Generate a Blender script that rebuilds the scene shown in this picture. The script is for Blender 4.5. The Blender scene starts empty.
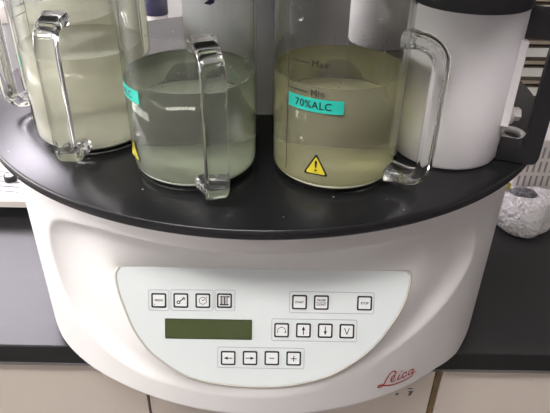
import bpy, bmesh, math, random
import numpy as np
from mathutils import Vector, Matrix

S = bpy.context.scene
COL = S.collection
PT = 1.26                      # height of the carousel plate above the floor
R = math.radians
random.seed(4)

# ------------------------------------------------------------------ materials
MATS = {}
def mat(name, color=(.8, .8, .8), rough=.5, metal=0, spec=.5, coat=0, trans=0, ior=1.45, emit=None, strength=0):
    if name in MATS: return MATS[name]
    m = bpy.data.materials.new(name); m.use_nodes = True
    b = m.node_tree.nodes['Principled BSDF']
    b.inputs['Base Color'].default_value = (*color, 1)
    b.inputs['Roughness'].default_value = rough
    b.inputs['Metallic'].default_value = metal
    b.inputs['Specular IOR Level'].default_value = spec
    b.inputs['Coat Weight'].default_value = coat
    b.inputs['Transmission Weight'].default_value = trans
    b.inputs['IOR'].default_value = ior
    if emit:
        b.inputs['Emission Color'].default_value = (*emit, 1)
        b.inputs['Emission Strength'].default_value = strength
    MATS[name] = m
    return m

def noise_color(m, c1, c2, scale=20, detail=4, lo=.35, hi=.65, stretch=(1, 1, 1), bump=0):
    nt = m.node_tree; N = nt.nodes; L = nt.links
    b = N['Principled BSDF']
    tc = N.new('ShaderNodeTexCoord'); mp = N.new('ShaderNodeMapping'); mp.inputs['Scale'].default_value = stretch
    nz = N.new('ShaderNodeTexNoise'); nz.inputs['Scale'].default_value = scale; nz.inputs['Detail'].default_value = detail
    rp = N.new('ShaderNodeValToRGB')
    rp.color_ramp.elements[0].position = lo; rp.color_ramp.elements[0].color = (*c1, 1)
    rp.color_ramp.elements[1].position = hi; rp.color_ramp.elements[1].color = (*c2, 1)
    L.new(tc.outputs['Object'], mp.inputs[0]); L.new(mp.outputs[0], nz.inputs[0]); L.new(nz.outputs[0], rp.inputs[0])
    L.new(rp.outputs[0], b.inputs['Base Color'])
    if bump:
        bp = N.new('ShaderNodeBump'); bp.inputs['Strength'].default_value = bump; bp.inputs['Distance'].default_value = .002
        L.new(nz.outputs[0], bp.inputs['Height']); L.new(bp.outputs[0], b.inputs['Normal'])
    return m

def specks(m, base, speck, scale, thr, extra=None):
    """sparse dust grains on a dark surface"""
    nt = m.node_tree; N = nt.nodes; L = nt.links; b = N['Principled BSDF']
    tc = N.new('ShaderNodeTexCoord')
    vo = N.new('ShaderNodeTexVoronoi'); vo.inputs['Scale'].default_value = scale
    lt = N.new('ShaderNodeMath'); lt.operation = 'LESS_THAN'; lt.inputs[1].default_value = thr
    sep = N.new('ShaderNodeSeparateColor')
    gt = N.new('ShaderNodeMath'); gt.operation = 'GREATER_THAN'; gt.inputs[1].default_value = .72
    mu = N.new('ShaderNodeMath'); mu.operation = 'MULTIPLY'
    mx = N.new('ShaderNodeMix'); mx.data_type = 'RGBA'
    mx.inputs[6].default_value = (*base, 1); mx.inputs[7].default_value = (*speck, 1)
    L.new(tc.outputs['Object'], vo.inputs['Vector']); L.new(vo.outputs['Distance'], lt.inputs[0])
    L.new(vo.outputs['Color'], sep.inputs[0]); L.new(sep.outputs[0], gt.inputs[0])
    L.new(lt.outputs[0], mu.inputs[0]); L.new(gt.outputs[0], mu.inputs[1]); L.new(mu.outputs[0], mx.inputs[0])
    if extra:                                   # faint smears
        nz = N.new('ShaderNodeTexNoise'); nz.inputs['Scale'].default_value = extra[1]; nz.inputs['Detail'].default_value = 5
        mp = N.new('ShaderNodeMapping'); mp.inputs['Scale'].default_value = (1, 3.5, 1); mp.inputs['Rotation'].default_value = (0, 0, -.25)
        L.new(tc.outputs['Object'], mp.inputs[0]); L.new(mp.outputs[0], nz.inputs[0])
        rp = N.new('ShaderNodeValToRGB')
        rp.color_ramp.elements[0].position = .5; rp.color_ramp.elements[0].color = (*base, 1)
        rp.color_ramp.elements[1].position = .85; rp.color_ramp.elements[1].color = (*extra[0], 1)
        L.new(nz.outputs[0], rp.inputs[0]); L.new(rp.outputs[0], mx.inputs[6])
    L.new(mx.outputs[2], b.inputs['Base Color'])
    return m

WHITE = noise_color(mat('housing_white', (.74, .72, .70), .5), (.73, .71, .69), (.75, .73, .71), 6)
PANEL = noise_color(mat('panel_foil', (.70, .745, .735), .38), (.69, .735, .725), (.71, .755, .745), 9)
SEAM = mat('panel_rim', (.50, .48, .42), .4)
PLATE = specks(mat('black_plate', (.012, .012, .013), .27), (.012, .012, .013), (.5, .5, .48), 80, .065)
BENCH = specks(mat('bench_laminate', (.023, .022, .023), .38), (.023, .022, .023), (.30, .29, .27), 55, .05, ((.042, .041, .040), 5))
BENCHEDGE = noise_color(mat('bench_edge', (.013, .012, .013), .4), (.012, .011, .012), (.015, .014, .015), 40)
BENCHTRIM = mat('bench_trim', (.16, .15, .15), .4)
CAB = noise_color(mat('cabinet_beige', (.68, .60, .52), .5), (.67, .59, .51), (.69, .61, .53), 3)
SEAMWOOD = noise_color(mat('edge_band', (.20, .13, .06), .5), (.17, .11, .05), (.24, .16, .08), 30)
INK = mat('ink', (.012, .012, .014), .5)
INKGREY = mat('ink_grey', (.10, .10, .11), .5)
BORDER = mat('border_grey', (.36, .38, .38), .5)
KEYFACE = mat('key_face', (.80, .82, .81), .4)
LCD = noise_color(mat('lcd_green', (.058, .078, .026), .16), (.056, .075, .025), (.061, .082, .028), 30)
LCDEDGE = mat('lcd_edge', (.02, .035, .012), .35)
RED = mat('logo_red', (.42, .035, .025), .5)
TEAL = mat('label_teal', (.02, .52, .41), .5)
YELLOW = mat('sticker_yellow', (.75, .62, .04), .5)
BLUE = mat('ink_blue', (.02, .02, .09), .5)
BLACKPL = noise_color(mat('black_plastic', (.009, .009, .011), .45), (.008, .008, .010), (.012, .012, .014), 60)
COLLAR = noise_color(mat('dark_collar', (.030, .030, .036), .5), (.028, .028, .034), (.033, .033, .039), 30)
COLUMN = noise_color(mat('column_grey', (.44, .44, .47), .5), (.43, .43, .46), (.45, .45, .48), 8)
CANW = noise_color(mat('can_white', (.76, .73, .74), .45), (.75, .72, .73), (.77, .74, .75), 8)
WALL = noise_color(mat('wall_paint', (.50, .48, .47), .7), (.48, .46, .45), (.52, .50, .49), 3)
CEIL = noise_color(mat('ceiling_paint', (.80, .79, .78), .8), (.78, .77, .76), (.82, .81, .80), 3)
FLOOR = noise_color(mat('floor_vinyl', (.22, .21, .20), .45), (.20, .19, .18), (.24, .23, .22), 5)
LAMP = mat('lamp_diffuser', (.9, .9, .9), .5, emit=(1, .97, .95), strength=22)
LAMPFILL = mat('fill_lamp_dim', (.9, .9, .9), .5, emit=(1, .96, .93), strength=4)
LAMPL = mat('lamp_diffuser_cool', (.9, .9, .9), .5, emit=(.95, .89, 1.0), strength=17)
LAMPFRAME = mat('lamp_frame', (.75, .75, .75), .4)
PAPER = mat('paper', (.66, .65, .66), .7)
BOARD = noise_color(mat('board_cream', (.62, .57, .52), .6), (.60, .55, .50), (.64, .59, .54), 12)
SHELFBROWN = noise_color(mat('drawer_brown', (.10, .075, .055), .5), (.085, .062, .045), (.12, .09, .066), 20)
SHELFTAN = mat('drawer_rail', (.42, .36, .27), .5)
SHELFLABEL = mat('drawer_label', (.86, .87, .80), .4)
RACKW = mat('rack_white', (.80, .76, .73), .45)
SLOT = mat('rack_slot', (.34, .31, .29), .6)
YEL2 = mat('clip_yellow', (.62, .53, .10), .4)
FOIL = noise_color(mat('dark_foil', (.10, .10, .11), .35), (.03, .03, .035), (.25, .25, .26), 160)
CARD = noise_color(mat('cardboard', (.58, .44, .26), .7), (.55, .41, .24), (.62, .47, .29), 30)
ORANGE = mat('bottle_orange', (.62, .30, .17), .45)
BOTTLE = mat('bottle_white', (.78, .74, .72), .45)
BOTTLEG = mat('bottle_grey', (.42, .42, .43), .45)

def thin_glass(name, face, edge):
    """thin clear wall: passes light straight, mirrors by Fresnel, greener where seen edge-on"""
    m = bpy.data.materials.new(name); m.use_nodes = True
    nt = m.node_tree; N = nt.nodes; L = nt.links; N.remove(N['Principled BSDF'])
    tr = N.new('ShaderNodeBsdfTransparent'); gl = N.new('ShaderNodeBsdfGlossy'); gl.inputs['Roughness'].default_value = .02
    lw = N.new('ShaderNodeLayerWeight'); lw.inputs['Blend'].default_value = .5
    pw = N.new('ShaderNodeMath'); pw.operation = 'POWER'; pw.inputs[1].default_value = 5
    cm = N.new('ShaderNodeMix'); cm.data_type = 'RGBA'; cm.inputs[6].default_value = (*face, 1); cm.inputs[7].default_value = (*edge, 1)
    fr = N.new('ShaderNodeMath'); fr.operation = 'MULTIPLY_ADD'; fr.inputs[1].default_value = .9; fr.inputs[2].default_value = .035
    mx = N.new('ShaderNodeMixShader')
    L.new(lw.outputs['Facing'], pw.inputs[0]); L.new(pw.outputs[0], cm.inputs[0]); L.new(cm.outputs[2], tr.inputs['Color'])
    L.new(pw.outputs[0], fr.inputs[0]); L.new(fr.outputs[0], mx.inputs[0]); L.new(tr.outputs[0], mx.inputs[1]); L.new(gl.outputs[0], mx.inputs[2]); L.new(mx.outputs[0], N['Material Output'].inputs[0])
    return m
GLASS = thin_glass('beaker_glass', (.985, .99, .98), (.62, .66, .60))
SMOOTHGLASS = mat('handle_glass', (.97, .985, .975), .0, trans=1, ior=1.48)

def liquid_mat(name, tint, cloud, haze, through=.3):
    m = bpy.data.materials.new(name); m.use_nodes = True
    nt = m.node_tree; N = nt.nodes; L = nt.links
    out = N['Material Output']; N.remove(N['Principled BSDF'])
    rf = N.new('ShaderNodeBsdfGlass'); rf.inputs['Color'].default_value = (*tint, 1); rf.inputs['IOR'].default_value = 1.36
    rf.inputs['Roughness'].default_value = .0
    df = N.new('ShaderNodeBsdfDiffuse'); df.inputs['Color'].default_value = (*cloud, 1)
    tl = N.new('ShaderNodeBsdfTranslucent'); tl.inputs['Color'].default_value = (*cloud, 1)
    ad = N.new('ShaderNodeMixShader'); ad.inputs[0].default_value = through
    mx = N.new('ShaderNodeMixShader')
    tc = N.new('ShaderNodeTexCoord'); nz = N.new('ShaderNodeTexNoise'); nz.inputs['Scale'].default_value = 14
    ma = N.new('ShaderNodeMath'); ma.operation = 'MULTIPLY_ADD'; ma.inputs[1].default_value = haze * .5; ma.inputs[2].default_value = haze * .75
    L.new(tc.outputs['Object'], nz.inputs[0]); L.new(nz.outputs[0], ma.inputs[0]); L.new(ma.outputs[0], mx.inputs[0])
    L.new(df.outputs[0], ad.inputs[1]); L.new(tl.outputs[0], ad.inputs[2])
    L.new(rf.outputs[0], mx.inputs[1]); L.new(ad.outputs[0], mx.inputs[2]); L.new(mx.outputs[0], out.inputs[0])
    return m
LIQ_C = liquid_mat('cloudy_alcohol', (.92, .91, .74), (.90, .86, .62), .20, .2)
LIQ_B = liquid_mat('greyish_alcohol', (.82, .85, .78), (.82, .84, .72), .11, .3)
LIQ_A = liquid_mat('backlit_alcohol', (.98, .98, .94), (.95, .93, .80), .46, .4)  # clear liquid; its cloud stands in for bright light from behind
LIQ_E = liquid_mat('backlit_alcohol_far', (.98, .98, .92), (.96, .94, .84), .82, .5)  # transmitted light put in as pale cloud, brightens the view behind the left beaker
BASE_C = noise_color(mat('bright_base_yellow', (.88, .88, .70), .8), (.86, .86, .68), (.90, .90, .72), 20)  # pale discs added for the bright look of the beaker bottoms
BASE_B = noise_color(mat('bright_base_grey', (.74, .77, .68), .8), (.71, .74, .65), (.77, .80, .71), 20)
BASE_A = noise_color(mat('bright_base_pale', (.80, .80, .70), .8), (.76, .76, .66), (.83, .83, .74), 20)

# ------------------------------------------------------------------ builders
def V(*a): return Vector(a)

class MB:
    def __init__(self): self.bm = bmesh.new(); self.mats = []
    def mi(self, m):
        if m not in self.mats: self.mats.append(m)
        return self.mats.index(m)
    def face(self, vs, m, smooth=False):
        try: f = self.bm.faces.new(vs)
        except ValueError: return None
        f.material_index = self.mi(m); f.smooth = smooth; return f
    def grid(self, rows, m, close=False, smooth=True):
        vv = [[self.bm.verts.new(p) for p in r] for r in rows]
        for a, b in zip(vv, vv[1:]):
            n = len(a)
            for i in range(n if close else n - 1):
                j = (i + 1) % n
                self.face((a[i], a[j], b[j], b[i]), m, smooth)
        return vv
    def lathe(self, prof, m, n=64, c=(0, 0), warp=None, smooth=True, a0=0, a1=2 * math.pi):
        rows = []
        full = abs(a1 - a0 - 2 * math.pi) < 1e-6
        for r, z in prof:
            row = []
            for i in range(n if full else n + 1):
                a = a0 + (a1 - a0) * i / n
                p = V(c[0] + r * math.cos(a), c[1] + r * math.sin(a), z)
                if warp: p = warp(p, a, r, z)
                row.append(p)
            rows.append(row)
        vv = self.grid(rows, m, full, smooth)
        for k in (0, -1):                       # close poles / ends
            if full and prof[k][0] > 1e-5: self.face(vv[k] if k else vv[k][::-1], m, False)
        return vv
    def prism(self, outline, frame, h0, h1, m, bevel=0, mside=None, smooth=False):
        """2D outline (CCW) extruded along frame's third axis"""
        O, ex, ey, ez = frame
        P = lambda u, v, h: O + ex * u + ey * v + ez * h
        if bevel:
            ins = inset(outline, bevel)
            rings = [[P(u, v, h0) for u, v in outline], [P(u, v, h1 - bevel) for u, v in outline],
                     [P(u, v, h1 - bevel * .3) for u, v in inset(outline, bevel * .3)], [P(u, v, h1) for u, v in ins]]
        else:
            rings = [[P(u, v, h0) for u, v in outline], [P(u, v, h1) for u, v in outline]]
        vv = self.grid(rings, mside or m, True, smooth)
        self.face(vv[0][::-1], mside or m); self.face(vv[-1], m)
    def ring(self, outer, inner, frame, h0, h1, m):
        O, ex, ey, ez = frame
        P = lambda u, v, h: O + ex * u + ey * v + ez * h
        rings = [[P(u, v, h0) for u, v in outer], [P(u, v, h1) for u, v in outer], [P(u, v, h1) for u, v in inner], [P(u, v, h0) for u, v in inner]]
        self.grid(rings, m, True, False)
    def box(self, lo, hi, m, bev=0):
        x0, y0, z0 = lo; x1, y1, z1 = hi
        out = rrect((x1 - x0) / 2, (y1 - y0) / 2, max(bev, 1e-4), 3 if bev else 1)
        self.prism(out, (V((x0 + x1) / 2, (y0 + y1) / 2, 0), V(1, 0, 0), V(0, 1, 0), V(0, 0, 1)), z0, z1, m, bevel=bev)
    def sweep(self, path, section, m, up=V(0, 0, 1), closed=False, smooth=True, scale=None):
        """section points (a,b): a along side axis, b along normal"""
        rows = []; n = len(path)
        for i, p in enumerate(path):
            if closed: t = path[(i + 1) % n] - path[i - 1]
            else: t = path[min(i + 1, n - 1)] - path[max(i - 1, 0)]
            t.normalize(); s = t.cross(up); s.normalize(); nn = s.cross(t)
            k = scale[i] if scale else 1
            rows.append([p + s * a * k + nn * b * k for a, b in section])
        if closed: rows.append(rows[0])
        vv = self.grid(rows, m, True, smooth)
        if not closed: self.face(vv[0][::-1], m); self.face(vv[-1], m)
        if closed: bmesh.ops.remove_doubles(self.bm, verts=self.bm.verts[:], dist=1e-6)
    def tube(self, path, r, m, n=10, closed=False, up=V(0.13, 0.2, 1), scale=None):
        self.sweep(path, [(r * math.cos(2 * math.pi * i / n), r * math.sin(2 * math.pi * i / n)) for i in range(n)], m, up, closed, True, scale)
    def flat(self, poly, fn, m):
        """polygon through a mapping (u,v)->3D, thin printed layer"""
        self.face([self.bm.verts.new(fn(u, v)) for u, v in poly], m)
    def text(self, s, size, fn, m, ox=0, oy=0, align='CENTER', ts=1.0, bold=0):
        cu = bpy.data.curves.new('t', 'FONT'); cu.body = s; cu.size = size; cu.align_x = align; cu.align_y = 'CENTER'
        cu.space_character = ts; cu.offset = bold; cu.resolution_u = 4
        o = bpy.data.objects.new('t', cu); COL.objects.link(o)
        dg = bpy.context.evaluated_depsgraph_get(); dg.update()
        me = bpy.data.meshes.new_from_object(o.evaluated_get(dg))
        vs = [self.bm.verts.new(fn(v.co.x + ox, v.co.y + oy)) for v in me.vertices]
        for p in me.polygons: self.face([vs[i] for i in p.vertices], m)
        bpy.data.objects.remove(o); bpy.data.curves.remove(cu); bpy.data.meshes.remove(me)
    def build(self, name, parent=None, loc=None, normals=True):
        if normals: bmesh.ops.recalc_face_normals(self.bm, faces=self.bm.faces[:])
        me = bpy.data.meshes.new(name); self.bm.to_mesh(me); self.bm.free()
        for m in self.mats: me.materials.append(m)
        o = bpy.data.objects.new(name, me); COL.objects.link(o)
        if parent: o.parent = parent
        if loc: o.location = loc
        return o

def rrect(hx, hy, r, n=5):
    pts = []
    for cx, cy, a0 in ((hx - r, hy - r, 0), (-hx + r, hy - r, 90), (-hx + r, -hy + r, 180), (hx - r, -hy + r, 270)):
        for i in range(n + 1):
            a = R(a0 + 90 * i / n); pts.append((cx + r * math.cos(a), cy + r * math.sin(a)))
    return pts
def inset(poly, d):
    n = len(poly); out = []
    for i in range(n):
        p0, p, p1 = Vector(poly[i - 1]), Vector(poly[i]), Vector(poly[(i + 1) % n])
        e0, e1 = (p - p0), (p1 - p)
        if e0.length < 1e-9 or e1.length < 1e-9: out.append((p.x, p.y)); continue
        n0 = Vector((-e0.y, e0.x)).normalized(); n1 = Vector((-e1.y, e1.x)).normalized()
        b = n0 + n1
        if b.length < 1e-6: b = n0
        b.normalize(); k = d / max(.4, b.dot(n0)); q = p + b * k; out.append((q.x, q.y))
    return out
def smooth_poly(pts, n, closed=True):
    """Catmull-Rom through the points"""
    out = []; N = len(pts)
    rng = range(N) if closed else range(N - 1)
    g = (lambda i: Vector(pts[i % N])) if closed else (lambda i: Vector(pts[max(0, min(N - 1, i))]))
    for i in rng:
        a, b, c, d = g(i - 1), g(i), g(i + 1), g(i + 2)
        for k in range(n):
            t = k / n
            out.append(.5 * ((2 * b) + (c - a) * t + (2 * a - 5 * b + 4 * c - d) * t * t + (3 * b - a - 3 * c + d) * t ** 3))
    if not closed: out.append(Vector(pts[-1]))
    return out
def empty(name, loc, rz=0):
    o = bpy.data.objects.new(name, None); COL.objects.link(o); o.location = loc; o.rotation_euler = (0, 0, rz); o.empty_display_size = .05
    return o
def tag(o, label, cat, group=None):
    o['label'] = label; o['category'] = cat
    if group: o['group'] = group
    return o
def struct(o):
    o['kind'] = 'structure'; return o
def lab(o, t): o['label'] = t; return o
WXY = (V(0, 0, 0), V(1, 0, 0), V(0, 1, 0), V(0, 0, 1))

# ------------------------------------------------------------------ room shell
X0, X1, Y0, Y1, ZC = -3.2, 3.2, -2.4, 3.7, 2.75
def slab(name, lo, hi, m):
    b = MB(); b.box(lo, hi, m); return struct(b.build(name))
slab('floor', (X0 - .1, Y0 - .1, -.1), (X1 + .1, Y1 + .1, 0), FLOOR)
slab('ceiling', (X0 - .1, Y0 - .1, ZC), (X1 + .1, Y1 + .1, ZC + .1), CEIL)
slab('wall_left', (X0 - .1, Y0, 0), (X0, Y1, ZC), WALL)
slab('wall_right', (X1, Y0, 0), (X1 + .1, Y1, ZC), WALL)
slab('wall_back', (X0, Y1, 0), (X1, Y1 + .1, ZC), WALL)
slab('wall_front', (X0, Y0 - .1, 0), (X1, Y0, ZC), WALL)

def ceiling_light(x, y, hx, hy, label, m):
    t = tag(empty('ceiling_light', (x, y, ZC)), label, 'ceiling light', 'ceiling lights')
    b = MB(); b.ring(rrect(hx + .03, hy + .03, .01), rrect(hx, hy, .005), WXY, -.03, -.0005, LAMPFRAME); b.build('frame', t)
    b = MB(); b.prism(rrect(hx, hy, .005), WXY, -.022, -.012, m); b.build('diffuser', t)
FILLGLOW = mat('fill_glow', (.9, .9, .9), .5, emit=(1.0, .96, .97), strength=11)
b = MB(); b.box((X0 + .001, -.45, 1.15), (X0 + .012, 1.95, 2.15), FILLGLOW); fillp = struct(b.build('fill_panel_1'))  # added glowing panel in window form, brightens the left beakers
b = MB()
fy = (V(X0 + .001, .75, 1.65), V(0, 1, 0), V(0, 0, 1), V(1, 0, 0))
b.ring(rrect(1.26, .56, .01), rrect(1.20, .50, .005), fy, 0, .04, LAMPFRAME)
for yy in (.35, 1.15): b.box((X0 + .0125, yy - .02, 1.15), (X0 + .035, yy + .02, 2.15), LAMPFRAME)
b.build('fill_panel_frame', fillp)
ceiling_light(-1.55, 2.55, .55, .62, 'square cool white ceiling light beyond the bench, toward the left wall', LAMPL)
ceiling_light(-.50, -.42, .62, .16, 'long ceiling light just in front of the bench, over the machine', LAMP)
ceiling_light(-1.35, .2, .16, .62, 'narrow fill light added over the left end of the bench, running front to back', LAMPFILL)  # added fill lamp, lifts the left housing and the back bottles

# ------------------------------------------------------------------ bench
HB = PT - .33                  # worktop surface
b = MB()
b.box((-2.4, .593, HB - .034), (2.4, 1.5, HB), BENCH, .0015)
o = b.build('worktop')
tag(o, 'long black laminate lab worktop carrying the round white machine', 'worktop')
b = MB(); b.box((-2.4, .5915, HB - .0385), (2.4, .602, HB - .0342), BENCHTRIM); b.build('edge_trim', o)
b = MB(); b.box((-2.4, .5922, HB - .0335), (2.4, .5932, HB - .0015), BENCHEDGE); b.build('front_edge', o)

def cabinet(x0, x1, label):
    t = tag(empty('lab_cabinet', ((x0 + x1) / 2, 1.05, 0)), label, 'cabinet', 'cabinets under the worktop')
    w = (x1 - x0) / 2
    b = MB(); b.box((-w, -.40, .09), (w, .42, HB - .0395), CAB); b.box((-w, -.36, 0), (w, .42, .089), BLACKPL); b.build('body', t)
    b = MB(); b.box((-w + .0012, -.44, .10), (w - .0012, -.4005, HB - .042), CAB, .0012); d = b.build('door', t)
    return t, d
LX, RX = -.1960, .2540
ca, _ = cabinet(-1.2, LX, 'beige lab cabinet whose front shows at the lower left, left of the dark door gap')
cb, db = cabinet(LX + .0016, RX - .0045, 'beige lab cabinet directly under the round machine, with small dark scuffs on its door')
cc, _ = cabinet(RX + .0045, 1.5, 'beige lab cabinet right of the brown edge strip, under the bare worktop')
b = MB(); b.box((RX - .0040, .612, 0), (RX + .0040, .80, HB - .042), SEAMWOOD, .001)
t = b.build('edge_strip', None); tag(t, 'narrow brown edge strip between two beige cabinet doors', 'edge strip')
b = MB()                        # scuffs
bx = lambda u, v: V(u - (LX + RX - .003) / 2 + 0, -.4402, v)
for poly in ([(.208, -.4285), (.216, -.4265), (.221, -.429), (.214, -.4295)], [(.2130, -.4345), (.2205, -.4335), (.217, -.4445), (.2125, -.4445), (.2155, -.4375), (.213, -.437)],
             [(.193, -.4405), (.199, -.4385), (.1965, -.4445), (.1935, -.4430)]):
    b.flat(poly, lambda u, v: bx(u, v + PT), INKGREY)
lab(b.build('scuff_mark', cb, normals=False), 'small dark scuff marks')

# ------------------------------------------------------------------ the machine
XC, YC, RB = -.0158, .7886, .3435
M = tag(empty('tissue_processor', (XC, YC, HB)), 'round white tissue processor with black turntable and sloping key panel, standing on the worktop', 'lab machine')
ML = V(XC, YC, HB)             # children are given in plate coordinates and shifted here
def P3(x, y, z): return V(x, y, z + PT) - ML

K = .45; PO = (0, .4465, -.237); NN = math.hypot(1, K)
EV = V(0, K, 1) / NN; EN = V(0, -1, K) / NN
def planeY(z): return PO[1] + (z - PO[2]) * K
def drumY(x): return YC - np.sqrt(np.maximum(RB ** 2 - (x - XC) ** 2, 0))
PANEL_UV = [(-.1725, .134), (-.1684, .1383), (-.1617, .1402), (-.0814, .1406), (.0012, .1409), (.0727, .1406), (.1399, .1402), (.1466, .1383), (.1501, .1335),
            (.1474, .1134), (.1409, .096), (.1317, .0796), (.118, .0594), (.1019, .0426), (.0821, .028), (.0617, .0169), (.0318, .0078), (.0035, .0038),
            (-.0306, .0034), (-.0624, .0062), (-.0835, .0105), (-.1052, .0190), (-.1324, .0385), (-.1456, .0536), (-.1565, .0720), (-.1685, .1044), (-.1731, .1249)]
SCOOP_XZ = [(-.2578, -.0880), (-.2445, -.0700), (-.2227, -.0572), (-.174, -.0470), (-.1016, -.0455), (.0008, -.0455), (.076, -.0457), (.1306, -.0475), (.1875, -.0560),
            (.2175, -.0720), (.2333, -.0990), (.2369, -.1300), (.2235, -.1570), (.1962, -.1810), (.1515, -.2060), (.0951, -.2290), (.0507, -.2440), (.0037, -.2500),
            (-.0598, -.2510), (-.1197, -.2500), (-.1641, -.2470), (-.2022, -.2370), (-.2343, -.2170), (-.2550, -.1850), (-.2634, -.1480), (-.2642, -.1150)]
panel_out = [(p.x, p.y) for p in smooth_poly([(a, b_) for a, b_ in PANEL_UV], 4)]
panel_out = panel_out[::-1]     # counter-clockwise
panel_xz = [(u, PO[2] + v / NN) for u, v in panel_out]
scoop_xz = [(p.x, p.y) for p in smooth_poly(SCOOP_XZ, 5)]

def inside(px, pz, poly):
    res = np.zeros(px.shape, bool)
    for i in range(len(poly)):
        x0, z0 = poly[i - 1]; x1, z1 = poly[i]
        if z0 == z1: continue
        c = ((z0 > pz) != (z1 > pz)) & (px < (x1 - x0) * (pz - z0) / (z1 - z0) + x0)
        res ^= c
    return res
gx = np.arange(-.290, .2701, .002); gz = np.arange(-.270, -.0299, .002)
GX, GZ = np.meshgrid(gx, gz, indexing='ij')
F0 = drumY(GX); PL = planeY(GZ)
inS = inside(GX, GZ, scoop_xz); inP = inside(GX, GZ, panel_xz)
F = np.where(inP, PL, F0); free = inS & ~inP
for it in range(2600):
    A = .25 * (np.roll(F, 1, 0) + np.roll(F, -1, 0) + np.roll(F, 1, 1) + np.roll(F, -1, 1))
    F = np.where(free, F + 1.0 * (A - F), F)
def dist(poly):
    d = np.full(GX.shape, 9.)
    for i in range(len(poly)):
        x0, z0 = poly[i - 1]; x1, z1 = poly[i]; ex, ez = x1 - x0, z1 - z0; l2 = ex * ex + ez * ez
        if l2 < 1e-12: continue
        t = np.clip(((GX - x0) * ex + (GZ - z0) * ez) / l2, 0, 1)
        d = np.minimum(d, np.hypot(GX - x0 - t * ex, GZ - z0 - t * ez))
    return d
sst = lambda x: np.clip(x, 0, 1) ** 2 * (3 - 2 * np.clip(x, 0, 1))
dS, dP = dist(scoop_xz), dist(panel_xz)
F = np.where(free, F + .010 * (1 - (1 - np.clip(dS / .030, 0, 1)) ** 2) * sst(dP / .060), F)   # hollow of the hand recess
D = F - F0
for it in range(1):             # soften the crease
    A = .25 * (np.roll(D, 1, 0) + np.roll(D, -1, 0) + np.roll(D, 1, 1) + np.roll(D, -1, 1)); D = .5 * D + .5 * A
D[0] = D[-1] = 0; D[:, 0] = 0; D[:, -1] = 0
def sample(x, z):
    fx = (x - gx[0]) / .002; fz = (z - gz[0]) / .002
    i = int(math.floor(fx)); j = int(math.floor(fz))
    if i < 0 or j < 0 or i >= len(gx) - 1 or j >= len(gz) - 1: return 0
    a, c = fx - i, fz - j
    return (D[i, j] * (1 - a) + D[i + 1, j] * a) * (1 - c) + (D[i, j + 1] * (1 - a) + D[i + 1, j + 1] * a) * c

def zbot(x): return max(-.324, -.2855 - .030 * min(1, abs(x) / .3) ** 4 - .010 * max(0, x / .25) - .024 * max(0, min(1, (x - XC - .235) / .085)))
ths = [R(a) for a in np.concatenate([np.arange(-90, -62, 2.), np.arange(-62, 62.01, .4), np.arange(64, 90.1, 2.), np.arange(96, 265, 6.)])]
zs = [0] + [i / 96 for i in range(1, 97)]
rows = []
for dr, z in ((-.03, -.0125), (-.006, -.0125), (-.0015, -.0137)):
    rows.append([P3(XC + (RB + dr) * math.sin(t), YC - (RB + dr) * math.cos(t), z) for t in ths])
for k in zs:
    row = []
    for t in ths:
        x = XC + RB * math.sin(t); y = YC - RB * math.cos(t)
        z0, z1 = -.016, zbot(x) + .004
        z = z0 + (z1 - z0) * k
        if math.cos(t) > 0: y += float(sample(x, z))
        row.append(P3(x, y, z))
    rows.append(row)
for dr, dz in ((-.0012, .001), (-.004, 0), (-.012, .0005), (-.05, .004)):
    rows.append([P3(XC + (RB + dr) * math.sin(t), YC - (RB + dr) * math.cos(t), max(zbot(XC + RB * math.sin(t)) + dz, -.327)) for t in ths])
b = MB(); vv = b.grid(rows, WHITE, True, True); b.face(vv[0][::-1], WHITE); b.face(vv[-1], WHITE)
body = b.build('base_housing', M)

b = MB()                        # plinth that carries the housing on the bench
b.lathe([(.20, -.33), (.205, -.327), (.215, -.282), (.10, -.281)], BLACKPL, 64, (XC, YC))
for v in b.bm.verts: v.co = P3(*v.co)
b.build('plinth', M)
b = MB()                        # turntable
b.lathe([(.02, -.0118), (.363, -.0118), (.3660, -.0108), (.3668, -.009), (.3668, -.0022), (.3662, -.0008), (.3648, 0), (.115, 0), (.02, 0)], PLATE, 256, (XC, YC))
for v in b.bm.verts: v.co = P3(*v.co)
for f in b.bm.faces:
    if f.calc_area() > .00004 and abs(f.normal.z) > .9: f.smooth = False
b.build('turntable', M)
b = MB()
b.lathe([(.118, .0003), (.118, .004), (.111, .007), (.110, .012), (.110, .224)], COLUMN, 96, (XC, YC))
for v in b.bm.verts: v.co = P3(*v.co)
b.build('lift_column', M)
b = MB()
b.lathe([(.10, .224), (.369, .224), (.376, .228), (.378, .236), (.372, .25), (.345, .266), (.10, .275)], COLLAR, 128, (XC, YC))
for v in b.bm.verts: v.co = P3(*v.co)
b.build('station_cover', M)

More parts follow.
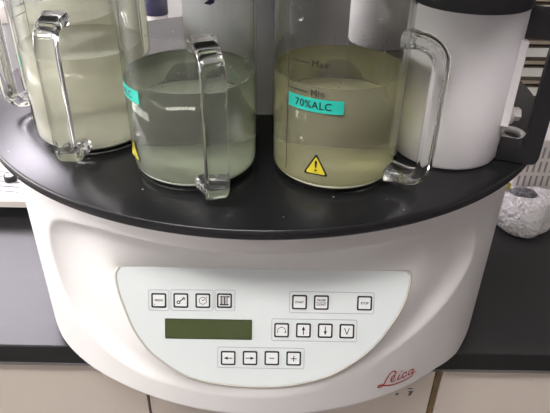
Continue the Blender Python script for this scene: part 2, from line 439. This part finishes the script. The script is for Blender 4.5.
# control panel
PF = (P3(*PO), V(1, 0, 0), EV, EN)
b = MB(); b.prism(panel_out, PF, -.004, .0018, PANEL, bevel=.0006)
cp = lab(b.build('control_panel', M), 'pale sloping membrane panel with keys and display')
b = MB()
path = [PF[0] + PF[1] * u + EV * v + EN * .0006 for u, v in inset(panel_out, -.0012)]
b.tube(path, .0016, SEAM, 8, True, up=EN); lab(b.build('panel_rim', M), 'thin cream rim around the panel')
H1 = .0018
def pf(u, v): return PF[0] + PF[1] * u + EV * v + EN * (H1 + .0009)
def frame_at(u, v): return (PF[0] + PF[1] * u + EV * v, PF[1], EV, EN)
def key(name, u, v, draw):
    b = MB(); s = .0083; f = frame_at(u, v)
    b.ring(rrect(s, s, .0018), rrect(s - .0017, s - .0017, .0009), f, H1 - .0002, H1 + .0006, INK)
    b.prism(rrect(s - .0017, s - .0017, .0009), f, H1 - .0002, H1 + .0004, KEYFACE)
    q = lambda x, y: f[0] + f[1] * x + f[2] * y + EN * (H1 + .0008)
    draw(b, q)
    return lab(b.build('key', cp, normals=False), name)
def line(b, q, pts, w, m=INK, close=False):
    pts = [Vector(p) for p in pts]
    n = len(pts)
    for i in range(n if close else n - 1):
        p0, p1 = pts[i], pts[(i + 1) % n]; d = (p1 - p0).normalized(); s = Vector((-d.y, d.x)) * w / 2; e = d * w * .3
        b.flat([(p0 - s - e)[:], (p1 - s + e)[:], (p1 + s + e)[:], (p0 + s - e)[:]], q, m)
def circ(r, n=20, c=(0, 0), a0=0, a1=360): return [(c[0] + r * math.cos(R(a0 + (a1 - a0) * i / n)), c[1] + r * math.sin(R(a0 + (a1 - a0) * i / n))) for i in range(n + (a1 - a0 != 360))]
def d_prog(b, q): b.text('PROG', .0034, q, INK, 0, .0002, bold=.00008); b.flat([(-.0052, -.005), (-.0044, -.005), (-.0044, -.0042), (-.0052, -.0042)], q, INKGREY)
def d_key(b, q):
    line(b, q, circ(.0016, 14, (-.0026, -.0020)), .0010, INK, True)
    line(b, q, [(-.0014, -.0010), (.0038, .0026)], .0011); line(b, q, [(.0022, .0015), (.0014, .0029)], .0009); line(b, q, [(.0038, .0030), (.0030, .0040)], .0011)
    line(b, q, [(.0036, .0024), (.0044, .0012)], .0009)
def d_clock(b, q): line(b, q, circ(.0040, 24), .0006, INK, True); line(b, q, [(0, 0), (.0022, .0020)], .0007); line(b, q, [(0, 0), (-.0008, .0010)], .0007); b.flat([(.003, .0044), (.0046, .0044), (.0042, .0028)], q, INK)
def d_rack(b, q):
    for x in (-.0036, 0, .0030): line(b, q, [(x, -.0045), (x, .0045)], .0013 if x <= 0 else .0008)
    line(b, q, [(-.0048, -.0046), (.0042, -.0046)], .0014); line(b, q, [(-.0048, .0046), (.0048, .0046)], .0010); line(b, q, [(.0040, .0046), (.0052, .0046)], .0016)
    line(b, q, [(-.0018, -.004), (-.0018, .004)], .0005); line(b, q, [(.0016, -.004), (.0016, .004)], .0005)
def arrow(ang):
    c, s = math.cos(R(ang)), math.sin(R(ang))
    def dr(b, q):
        qq = lambda x, y: q(x * c - y * s, x * s + y * c)
        line(b, qq, [(-.0046, 0), (.001, 0)], .0010); b.flat([(.0005, -.0019), (.0050, 0), (.0005, .0019)], qq, INK)
    return dr
def d_minus(b, q): line(b, q, [(-.0026, 0), (.0026, 0)], .0010)
def d_plus(b, q): line(b, q, [(-.0030, 0), (.0030, 0)], .0010); line(b, q, [(0, -.0030), (0, .0030)], .0010)
def d_start(b, q): b.text('START', .0032, q, INK, bold=.00008)
def d_pause(b, q): b.text('PAUSE', .0033, q, INK, 0, .0026, bold=.00008); line(b, q, [(-.0056, .0002), (.0056, .0002)], .0005, INKGREY); b.text('CONT', .0035, q, INK, 0, -.0024, bold=.00008)
def d_stop(b, q): b.text('STOP', .0036, q, INK, bold=.00008)
def d_carousel(b, q):
    for a in (18, 48, 78, 102, 132, 162, 192): line(b, q, circ(.0046, 2, (0, -.001), a - 8, a + 8), .0009, INKGREY)
    b.flat([(.0030, -.0030), (.0052, -.0026), (.0042, -.0002)], q, INK)
def d_v(b, q): line(b, q, [(-.0026, .0036), (0, -.0036), (.0026, .0036)], .0009)
for nm, u, v, dr in [('key printed PROG', -.1272, .1024, d_prog), ('key with a key symbol', -.1027, .1028, d_key), ('key with a clock symbol', -.0783, .1030, d_clock),
                     ('key with a rack symbol', -.0543, .1034, d_rack), ('key with a left arrow', -.0499, .0364, arrow(180)), ('key with a right arrow', -.0253, .0368, arrow(0)),
                     ('key with a minus sign', -.0007, .0371, d_minus), ('key with a plus sign', .0239, .0371, d_plus), ('key printed START', .0290, .1031, d_start),
                     ('key printed PAUSE over CONT', .0532, .1031, d_pause), ('key printed STOP', .1012, .1031, d_stop), ('key with a dashed arc symbol', .0097, .0702, d_carousel),
                     ('key with an up arrow', .0341, .0704, arrow(90)), ('key with a down arrow', .0585, .0705, arrow(-90)), ('key with a letter V', .0827, .0703, d_v)]:
    key(nm, u, v, dr)
for u0, u1, v0, v1 in [(-.1388, -.1157, .0906, .1147), (-.1140, -.0667, .0910, .1153), (-.0651, -.0425, .0915, .1158), (-.0621, .0359, .0246, .0494), (-.0016, .0940, .0577, .0836), (.0177, .1118, .0906, .1154)]:
    b = MB(); hx, hy = (u1 - u0) / 2, (v1 - v0) / 2
    b.ring(rrect(hx, hy, .0022), rrect(hx - .0005, hy - .0005, .0018), frame_at((u0 + u1) / 2, (v0 + v1) / 2), H1 - .0002, H1 + .0003, BORDER)
    b.build('key_border', cp)
b = MB(); f = frame_at(-.0720, .0700)
b.ring(rrect(.0486, .0117, .001), rrect(.0478, .0109, .0006), f, H1 - .0002, H1 + .0006, LCDEDGE); b.prism(rrect(.0478, .0109, .0006), f, H1 - .0002, H1 + .0002, LCD)
lab(b.build('display', cp), 'blank dark green display')

# red script lettering on the lower right of the housing
def onbody(u, v):               # u along the rim in metres from the logo's middle, v upward
    t0 = math.asin((.1525 - XC) / RB); t = t0 + u / RB
    r = RB + .0007
    return P3(XC + r * math.sin(t), YC - r * math.cos(t), -.2655 + v)
b = MB(); W = .0016
def stroke(pts, w0=W, n=5):
    pp = smooth_poly(pts, n, False)
    L_, Rr = [], []
    for i, p in enumerate(pp):
        d = (pp[min(i + 1, len(pp) - 1)] - pp[max(i - 1, 0)]); 
        if d.length < 1e-9: continue
        d.normalize(); s = Vector((-d.y, d.x)) * w0 / 2
        L_.append(p + s); Rr.append(p - s)
    for i in range(len(L_) - 1): b.flat([L_[i][:], L_[i + 1][:], Rr[i + 1][:], Rr[i][:]], lambda u, v: onbody(u, v), RED)
stroke([(-.0054, .0081), (-.0028, .0112), (-.0054, .0157), (-.0097, .0169), (-.0136, .0132), (-.0163, .0066), (-.0190, -.0001), (-.0229, -.0036), (-.0269, -.0022), (-.0266, .0007), (-.0218, -.0009),
        (-.0138, -.0055), (-.0042, -.0091), (.0070, -.0111), (.0203, -.0120), (.0286, -.0106)], .0021)
stroke([(-.0097, .0018), (-.0046, .0032), (-.0045, .0071), (-.0071, .0078), (-.0089, .0037), (-.0081, -.0011), (-.0045, -.0026), (-.0010, -.0005)], .0019)
stroke([(.0044, .0050), (.0023, .0004), (.0022, -.0028), (.0047, -.0037), (.0074, -.0016)], .0020)
b.flat([(.0047, .0082), (.0066, .0082), (.0072, .0104), (.0053, .0104)], onbody, RED)
stroke([(.0151, .0001), (.0143, .0031), (.0109, .0036), (.0091, .0001), (.0099, -.0036), (.0129, -.0048), (.0171, -.0032)], .0019)
stroke([(.0264, .0006), (.0230, .0027), (.0197, .0007), (.0191, -.0033), (.0217, -.0056), (.0254, -.0032), (.0284, .0008), (.0266, -.0039), (.0269, -.0072), (.0296, -.0068), (.0320, -.0054)], .0018)
lab(b.build('lettering', M, normals=False), 'red script lettering')

# ------------------------------------------------------------------ beakers
RO, RI, HBK = .0640, .0616, .205
GL = bpy.data.objects
def spout(p, a, r, z):
    if z > .178:
        d = (a - math.pi + math.pi) % (2 * math.pi) - math.pi      # spout sits opposite the handle (angle pi)
        k = max(0, 1 - abs(d) / .32); k = k * k * (3 - 2 * k) * min(1, (z - .178) / .027)
        rr = math.hypot(p.x, p.y)
        f = (rr + .010 * k) / rr; return V(p.x * f, p.y * f, p.z)
    return p
def beaker_glass():
    b = MB()
    prof = [(.004, .0008), (.050, .0008), (.0575, .0016), (.0612, .0045), (.0634, .0095), (RO, .016), (RO, .10), (RO, .176), (RO, .190), (.0648, .199), (.0662, .2045), (.0654, .2062),
            (.0638, .2052), (.0626, .199), (RI, .190), (RI, .176), (RI, .10), (RI, .016), (.0604, .0098), (.0580, .0068), (.054, .0052), (.040, .0046), (.004, .0046)]
    b.lathe(prof, GLASS, 96, warp=spout)
    return b
def handle_mesh():
    b = MB()
    pts = [(.0618, .1470), (.070, .1470), (.0800, .1462), (.0890, .1425), (.0950, .1350), (.0968, .1250), (.0968, .100), (.0968, .070), (.0968, .040), (.0962, .028), (.0925, .0195), (.085, .0160), (.074, .0150), (.0618, .0150)]
    path = [V(-p.x, 0, p.y) for p in smooth_poly(pts, 4, False)]
    n = len(path)
    sc = [1.25 - .25 * min(1, i / 5) if i < n / 2 else 1.25 - .25 * min(1, (n - 1 - i) / 5) for i in range(n)]
    b.sweep(path, rrect(.0108, .0060, .0042, 4), SMOOTHGLASS, V(0, 1, 0), scale=sc) if False else b.sweep(path, rrect(.0060, .0108, .0042, 4), SMOOTHGLASS, V(0, 1, 0), scale=sc)
    return b
def cyl(a_deg, r=RO + .00025):  # map (u along wall, v up) around a given azimuth
    a = R(a_deg)
    return lambda u, v: V(r * math.cos(a + u / r), r * math.sin(a + u / r), v)
def strip(b, q, u0, u1, v0, v1, m, n=10):
    for i in range(n):
        a, c = u0 + (u1 - u0) * i / n, u0 + (u1 - u0) * (i + 1) / n
        b.flat([(a, v0), (c, v0), (c, v1), (a, v1)], q, m)
HA = 180                        # handle azimuth in beaker space
OFF = -49 - 22.5                # middle of the teal label, degrees from the handle
def label_mesh():
    b = MB(); q = cyl(HA - 83); q2 = cyl(HA - 83, RO + .0006)
    strip(b, q, -.0275, .0275, .0873, .1000, TEAL, 14)
    b.text('70%ALC', .0098, q2, INK, -.0010, .0935, ts=1.06, bold=.00012)
    return b
def triangle(c, h, w, n=4):
    pts = [(0, h * .62), (-w / 2, -h * .38), (w / 2, -h * .38)]; return [(x + c[0], y + c[1]) for x, y in pts]
def round_tri(c, h, w, r):
    t = triangle(c, h, w); out = []
    for i in range(3):
        p = Vector(t[i]); a = (Vector(t[i - 1]) - p).normalized(); d = (Vector(t[(i + 1) % 3]) - p).normalized()
        for k in range(5):
            s = k / 4; out.append(((p + a * r * (1 - s) ** 2 + d * r * s ** 2)[:]))
    return out
def warn_mesh():
    b = MB(); q = cyl(HA - 78); q1 = cyl(HA - 78, RO + .0005); q2 = cyl(HA - 78, RO + .0008)
    b.flat(round_tri((0, .0325), .0232, .0250, .0030), q, INK)
    b.flat(round_tri((0, .0324), .0182, .0196, .0020), q1, YELLOW)
    b.flat([(-.0013, .0385), (-.0007, .0320), (.0007, .0320), (.0013, .0385), (.0006, .0395), (-.0006, .0395)], q2, INK)
    b.flat([(x, y + .0292) for x, y in circ(.0011, 10)], q2, INK)
    return b
def scale_mesh():
    b = MB(); q = cyl(HA - 108.5)
    strip(b, q, -.00035, .00035, .020, .180, INK, 1)
    for z, s in ((.131, 'Max'), (.1048, 'Min')):
        b_ = [(0, z - .0004), (.0225, z - .0004), (.0225, z + .0004), (0, z + .0004)]
        strip(b, q, 0, .0225, z - .0004, z + .0004, INK, 6)
        for du, dv in ((-.00014, 0), (.00014, .0001)): b.text(s, .0084, cyl(HA - 108.5, RO + .0003 + dv), INK, .0252 + du, z, align='LEFT', ts=1.1)
    return b
def mark_mesh():
    b = MB(); q = cyl(HA + 6)
    for k, (x, y) in enumerate([(-.010, .1870), (-.0055, .1875), (0, .1872), (.005, .1878), (.0095, .1872)]):
        line(b, q, circ(.0022, 8, (x, y), 30 + 40 * k, 290 + 30 * k), .0012, INK)
    b.flat([(-.004, .1800), (.001, .1783), (.005, .1797), (.0052, .1823), (.001, .1827), (-.002, .1813)], q, BLUE)
    return b
def liquid_mesh(level, m):
    b = MB(); r = .0622
    b.lathe([(.002, .0104), (.045, .0106), (.0598, .0110), (.0614, .0122), (r, .017), (r, level * .6), (r, level + .0006), (.0606, level - .0003), (.058, level - .0006), (.03, level - .0006), (.002, level - .0006)], m, 96)
    return b
def bright_base_mesh(m):  # added disc, stands in for brightness seen in the glass base
    b = MB()
    b.lathe([(.002, .0048), (.048, .0049), (.0560, .0063), (.0592, .0086), (.0610, .0112), (.0600, .0118), (.045, .0112), (.02, .0110), (.002, .0110)], m, 64)
    return b
def droplet_mesh(level):
    b = MB(); rnd = random.Random(int(level * 1e5))
    for k in range(170):
        a = rnd.uniform(0, 6.283); z = level + .0015 + .020 * rnd.random() ** 2.2; r = rnd.uniform(.0003, .0009)
        c = V(RI * math.cos(a), RI * math.sin(a), z); n = V(-math.cos(a), -math.sin(a), 0); s = V(-math.sin(a), math.cos(a), 0)
        rows = []
        for h, q in ((0, 1), (.45, .85), (.75, .5)): rows.append([c + n * (r * h) + s * (r * q * math.cos(R(60 * i))) + V(0, 0, r * q * math.sin(R(60 * i))) for i in range(6)])
        vv = b.grid(rows, DROP, True, True); b.face(vv[-1], DROP, True)
    return b
DROP = mat('droplet', (.9, .92, .86), .08, trans=.75, ior=1.33)
GEO = {}
def beaker(x, y, az, level, liq, base_m, label):
    t = tag(empty('glass_beaker', (x, y, PT), R(az - HA)), label, 'beaker', 'handled glass beakers on the turntable')
    def part(n, mk, key_):
        if key_ in GEO:
            o = GEO[key_].copy(); COL.objects.link(o); o.parent = t
        else:
            o = mk().build(n, t, normals=n in ('vessel', 'handle', 'liquid', 'bright_base')); GEO[key_] = o
        return o
    part('vessel', beaker_glass, 'v'); part('handle', handle_mesh, 'h')
    lab(part('label_sticker', label_mesh, 'l'), 'teal label printed 70%ALC'); lab(part('warning_sticker', warn_mesh, 'w'), 'yellow warning triangle with exclamation mark')
    lab(part('level_scale', scale_mesh, 's'), 'black scale line with Max and Min marks'); lab(part('printed_mark', mark_mesh, 'k'), 'dark printed marks near the rim')
    part('liquid', lambda: liquid_mesh(level, liq), (level, liq.name)); part('bright_base', lambda: bright_base_mesh(base_m), base_m.name)
    if y < .6: part('droplets', lambda: droplet_mesh(level), ('d', level))['kind'] = 'stuff'
    return t
beaker(.0596, .5413, -32, .1098, LIQ_C, BASE_C, 'glass beaker of yellowish liquid with its whole teal label in view, beside the white can')
beaker(-.0834, .5417, -71, .1030, LIQ_B, BASE_B, 'glass beaker of greyish liquid, handle straight in front, in the middle of the front row')
beaker(-.2081, .6127, -90, .1070, LIQ_A, BASE_A, 'brightly lit glass beaker of clear liquid standing left of the greyish one')
beaker(-.2690, .7380, -121, .1050, LIQ_E, BASE_A, 'glass beaker mostly hidden behind the brightly lit one, its handle cut by the left edge')
beaker(-.2590, .8740, 160, .1050, LIQ_E, BASE_A, 'farthest glass beaker, seen only through the beakers in front of it')

# ------------------------------------------------------------------ white can with a black collar and loop handle
t = tag(empty('wax_bath', (.1880, .5909, PT)), 'white cylindrical can with dark collar and black loop handle, at the turntable right edge', 'wax bath')
b = MB(); b.lathe([(.004, .0006), (.052, .0006), (.0555, .0018), (.0570, .0045), (.0570, .1610), (.004, .1610)], CANW, 96); b.build('can', t)
b = MB(); b.lathe([(.004, .1612), (.0572, .1612), (.0586, .1622), (.0586, .218), (.057, .221), (.004, .222)], COLLAR, 96); lab(b.build('collar', t), 'dark insulating collar')
az = R(-19); ux = V(math.cos(az), math.sin(az), 0); uy = V(-math.sin(az), math.cos(az), 0)
def arm(r, s, z): return ux * r + uy * s + V(0, 0, z)
b = MB()                        # black loop: outer and inner outline extruded across
fr = (V(0, 0, 0), ux, V(0, 0, 1), -uy)
outer = [(.0560, .0012), (.094, .0012), (.0975, .004), (.099, .010), (.099, .150), (.0975, .156), (.094, .159), (.0560, .159)]
inner = [(.0560, .0190), (.0765, .0190), (.0800, .0205), (.0820, .0245), (.0820, .128), (.0800, .132), (.0765, .1335), (.0560, .1335)]
b.ring(outer, inner, fr, -.011, .011, BLACKPL); lab(b.build('loop_handle', t), 'black rectangular loop handle')
b = MB()
b.prism(rrect(.0040, .0022, .001, 3), (ux * .0565 - uy * .0225, ux, uy, V(0, 0, 1)), .046, .133, CANW)
b.prism(rrect(.0025, .0022, .001, 3), (ux * .0570 - uy * .0175, ux, uy, V(0, 0, 1)), .046, .133, CANW)
b.build('side_rib', t)
a2 = R(3); vx = V(math.cos(a2), math.sin(a2), 0); vy = V(-math.sin(a2), math.cos(a2), 0)
b = MB()
fr2 = (V(0, 0, .040) + vx * .056, vy, V(0, 0, 1), vx)
b.prism([(.0075 * math.cos(R(60 * i)), .0075 * math.sin(R(60 * i))) for i in range(6)], fr2, .012, .022, RACKW, .001)
b.prism(circ(.0115, 24), fr2, .006, .0125, RACKW, .001); b.prism(circ(.0065, 20), fr2, 0, .0065, RACKW)
lab(b.build('cable_plug', t), 'white hexagonal plug on the side')
b = MB(); pth = [V(.0830 + .0125 * math.cos(R(a)), .020 + .016 * math.sin(R(a)), .0065) for a in range(0, 360, 15)]
b.tube(pth, .0042, RACKW, 10, True); lab(b.build('cable_loop', t), 'white loop of cable lying on the turntable')

t2 = t.copy(); COL.objects.link(t2); t2.location = (.1760, .9830, PT); t2.rotation_euler = (0, 0, R(90))
t2['label'] = 'white can in shade behind the grey column, seen through the yellowish beaker'
for ch in list(t.children):
    c = ch.copy(); COL.objects.link(c); c.parent = t2
t['group'] = t2['group'] = 'wax baths on the turntable'

# ------------------------------------------------------------------ things on the bench, left
t = tag(empty('low_box', (-.72, 1.0, HB)), 'low black box with a cream board top, on the bench at the left edge', 'box')
b = MB(); b.box((-.30, -.080, 0), (.285, .20, .0295), BLACKPL, .002); b.build('body', t)
b = MB(); b.box((-.31, -.092, .0297), (.29, .21, .0430), BOARD, .0015); b.build('top_board', t)
TB = HB + .0431
b = MB(); b.box((-.075, -.055, 0), (.075, .055, .0006), PAPER)
for i in range(5):
    y = .040 - i * .017
    for x0, x1 in ((-.062, -.022), (-.016, .030), (.036, .062)) if i % 2 == 0 else ((-.062, .002), (.010, .055)):
        b.flat([(x0, y), (x1, y), (x1, y + .003), (x0, y + .003)], lambda u, v: V(u, v, .0009), INKGREY)
o = b.build('paper_sheet', None, (-.545, .972, TB)); o.rotation_euler = (0, 0, -.12)
tag(o, 'white printed paper sheet lying on the cream board at the left edge', 'paper')
t = tag(empty('tape_roll', (-.517, .982, TB + .0008)), 'small roll of tape with black outside and white core, on the printed paper', 'tape roll')
b = MB(); b.lathe([(.0087, .0), (.0115, .0), (.0115, .012), (.0087, .012), (.0087, .0)], BLACKPL, 40); b.build('tape', t)
b = MB(); b.lathe([(.0065, .0005), (.0085, .0005), (.0085, .0128), (.0065, .0128), (.0065, .0005)], RACKW, 40); b.build('core', t)

def bottle(x, y, r, h, m, capm, label):
    t = tag(empty('reagent_bottle', (x, y, HB)), label, 'bottle', 'bottles along the back of the bench')
    b = MB(); b.lathe([(.004, .0), (r * .94, 0), (r, .005), (r, h * .68), (r * .93, h * .75), (r * .5, h * .84), (r * .42, h * .87), (r * .42, h * .93), (.004, h * .93)], m, 40); b.build('body', t)
    b = MB(); b.lathe([(.003, h * .88), (r * .5, h * .88), (r * .5, h * .99), (r * .46, h), (.003, h)], capm, 32); b.build('cap', t)
    return t
bottle(-.875, 1.30, .060, .31, BOTTLE, BOTTLEG, 'white bottle at the far left end of the back row')
bottle(-.735, 1.27, .055, .33, BOTTLE, RACKW, 'tall white bottle left of the grey bottle in the back row')
bottle(-.605, 1.30, .050, .30, BOTTLEG, RACKW, 'grey bottle between two white bottles in the back row')
bottle(-.490, 1.27, .052, .34, BOTTLE, BOTTLEG, 'white bottle left of the orange bottle in the back row')
bottle(-.375, 1.31, .046, .31, ORANGE, RACKW, 'orange bottle seen blurred through the left beakers')
bottle(-.262, 1.28, .050, .33, BOTTLE, BLUE, 'white bottle right of the orange bottle, close behind the machine')

# ------------------------------------------------------------------ things on the bench, right
t = tag(empty('drawer_cabinet', (.72, 1.36, HB)), 'small brown drawer cabinet with bright label strips, seen through the black loop handle', 'drawer cabinet')
b = MB(); b.box((-.27, -.155, 0), (.27, .13, .395), SHELFBROWN, .003); b.build('body', t)
for k in range(9):
    z = .008 + k * .0425
    b = MB(); b.box((-.262, -.164, z), (.262, -.1552, z + .039), SHELFBROWN, .001); d = b.build('drawer', t)
    b = MB(); b.box((-.255, -.169, z + .018), (.255, -.1642, z + .036), SHELFLABEL, .001); lab(b.build('label_strip', d), 'bright pale label strip')
    b = MB(); b.box((-.255, -.168, z + .002), (.255, -.1642, z + .0085), SHELFTAN, .001); b.build('rail', d)

t = tag(empty('slotted_rack', (.600, 1.06, HB)), 'white slotted plastic rack behind the bubble wrap on the right of the bench', 'rack')
b = MB(); b.box((-.13, -.06, 0), (.13, .06, .140), RACKW, .004)
for r_ in range(4):
    for k in range(22):
        x = -.121 + k * .0115
        b.box((x - .0020, -.0606, .010 + r_ * .031), (x + .0020, -.0598, .033 + r_ * .031), SLOT)
b.build('slotted_body', t)

# bubble-wrap parcel
WRAP = bpy.data.materials.new('bubble_wrap'); WRAP.use_nodes = True
nt = WRAP.node_tree; N = nt.nodes; L = nt.links; pb = N['Principled BSDF']
pb.inputs['Base Color'].default_value = (.93, .90, .89, 1); pb.inputs['Roughness'].default_value = .22; pb.inputs['Transmission Weight'].default_value = .15; pb.inputs['IOR'].default_value = 1.25
tc = N.new('ShaderNodeTexCoord'); vo = N.new('ShaderNodeTexVoronoi'); vo.inputs['Scale'].default_value = 130; bp = N.new('ShaderNodeBump'); bp.inputs['Strength'].default_value = .9; bp.inputs['Distance'].default_value = .006
L.new(tc.outputs['Object'], vo.inputs['Vector']); L.new(vo.outputs['Distance'], bp.inputs['Height']); L.new(bp.outputs[0], pb.inputs['Normal'])
def blob(prof_pts, z0, h, amp, seed, m, name, parent=None, loc=(0, 0, 0)):
    rnd = random.Random(seed); ph = [(rnd.uniform(20, 90), rnd.uniform(20, 90), rnd.uniform(0, 6), rnd.uniform(0, 6)) for _ in range(6)]
    outl = smooth_poly(prof_pts, 6); cx = sum(p.x for p in outl) / len(outl); cy = sum(p.y for p in outl) / len(outl)
    rows = []
    for s, z in ((.90, 0), (.98, .08), (1.0, .22), (.98, .42), (.92, .62), (.82, .78), (.66, .90), (.45, .97), (.22, 1.0), (.04, 1.0)):
        row = []
        for p in outl:
            x = cx + (p.x - cx) * s; y = cy + (p.y - cy) * s
            w = sum(math.sin(a * x + c) * math.cos(b_ * y + d + 30 * z) for a, b_, c, d in ph) / 6
            row.append(V(x + w * amp * .5, y - w * amp * .5, z0 + max(0, z * h * (1 + w * amp * 12))))
        rows.append(row)
    b = MB(); vv = b.grid(rows, m, True, True); b.face(vv[0][::-1], m); b.face(vv[-1], m)
    return b.build(name, parent, loc)
t = tag(empty('wrapped_parcel', (.47, .95, HB)), 'crumpled clear bubble wrap parcel with a dark patch inside, on the bench by the machine', 'parcel')
blob([(-.075, .035), (-.060, -.010), (-.040, -.060), (-.020, -.074), (.002, -.076), (.030, -.060), (.070, -.022), (.095, -.012), (.10, .03), (.06, .050), (.00, .048)], 0, .055, .022, 3, WRAP, 'bubble_wrap', t)
blob([(-.022, .010), (-.018, -.012), (.004, -.020), (.026, -.010), (.022, .012), (0, .018)], .050, .010, .008, 7, FOIL, 'dark_insert', t)
b = MB(); b.box((-.013, -.010, 0), (.013, .010, .010), YEL2, .003); b.box((-.008, -.005, .010), (.008, .005, .018), YEL2, .003)
o = b.build('yellow_clip', None, (.440, .975, HB + .052)); o.rotation_euler = (.12, 0, .5)
tag(o, 'small yellow clip lying on top of the bubble wrap beside the turntable', 'clip')
b = MB(); b.box((-.05, -.028, 0), (.05, .028, .035), CARD, .002)
o = b.build('cardboard_box', None, (.628, .905, HB)); o.rotation_euler = (0, 0, .5)
tag(o, 'corner of a small brown cardboard box at the right edge beside the bubble wrap', 'box')

# ------------------------------------------------------------------ camera and picture settings
cam = bpy.data.cameras.new('camera'); co = bpy.data.objects.new('camera', cam); COL.objects.link(co)
cam.sensor_width = 36; cam.lens = 584.18 / 550 * 36; cam.clip_start = .02
pt, rl = R(32.911), R(.9676)
fw = V(0, math.cos(pt), -math.sin(pt)); up = V(0, math.sin(pt), math.cos(pt)); rt = V(1, 0, 0)
r2 = rt * math.cos(rl) + up * math.sin(rl); u2 = -rt * math.sin(rl) + up * math.cos(rl)
m = Matrix((r2, u2, -fw)).transposed().to_4x4(); m.translation = V(0, 0, PT + .2989)
co.matrix_world = m
S.camera = co
w = bpy.data.worlds.new('World'); S.world = w; w.use_nodes = True
w.node_tree.nodes['Background'].inputs[0].default_value = (.8, .8, .85, 1); w.node_tree.nodes['Background'].inputs[1].default_value = .1
S.view_settings.view_transform = 'Standard'; S.view_settings.look = 'None'; S.view_settings.gamma = 1; S.view_settings.use_curve_mapping = False
S.view_settings.exposure = 0.38
S.cycles.max_bounces = 20; S.cycles.transmission_bounces = 20; S.cycles.glossy_bounces = 8; S.cycles.transparent_max_bounces = 16
S.cycles.caustics_reflective = True; S.cycles.caustics_refractive = True; S.cycles.blur_glossy = .5
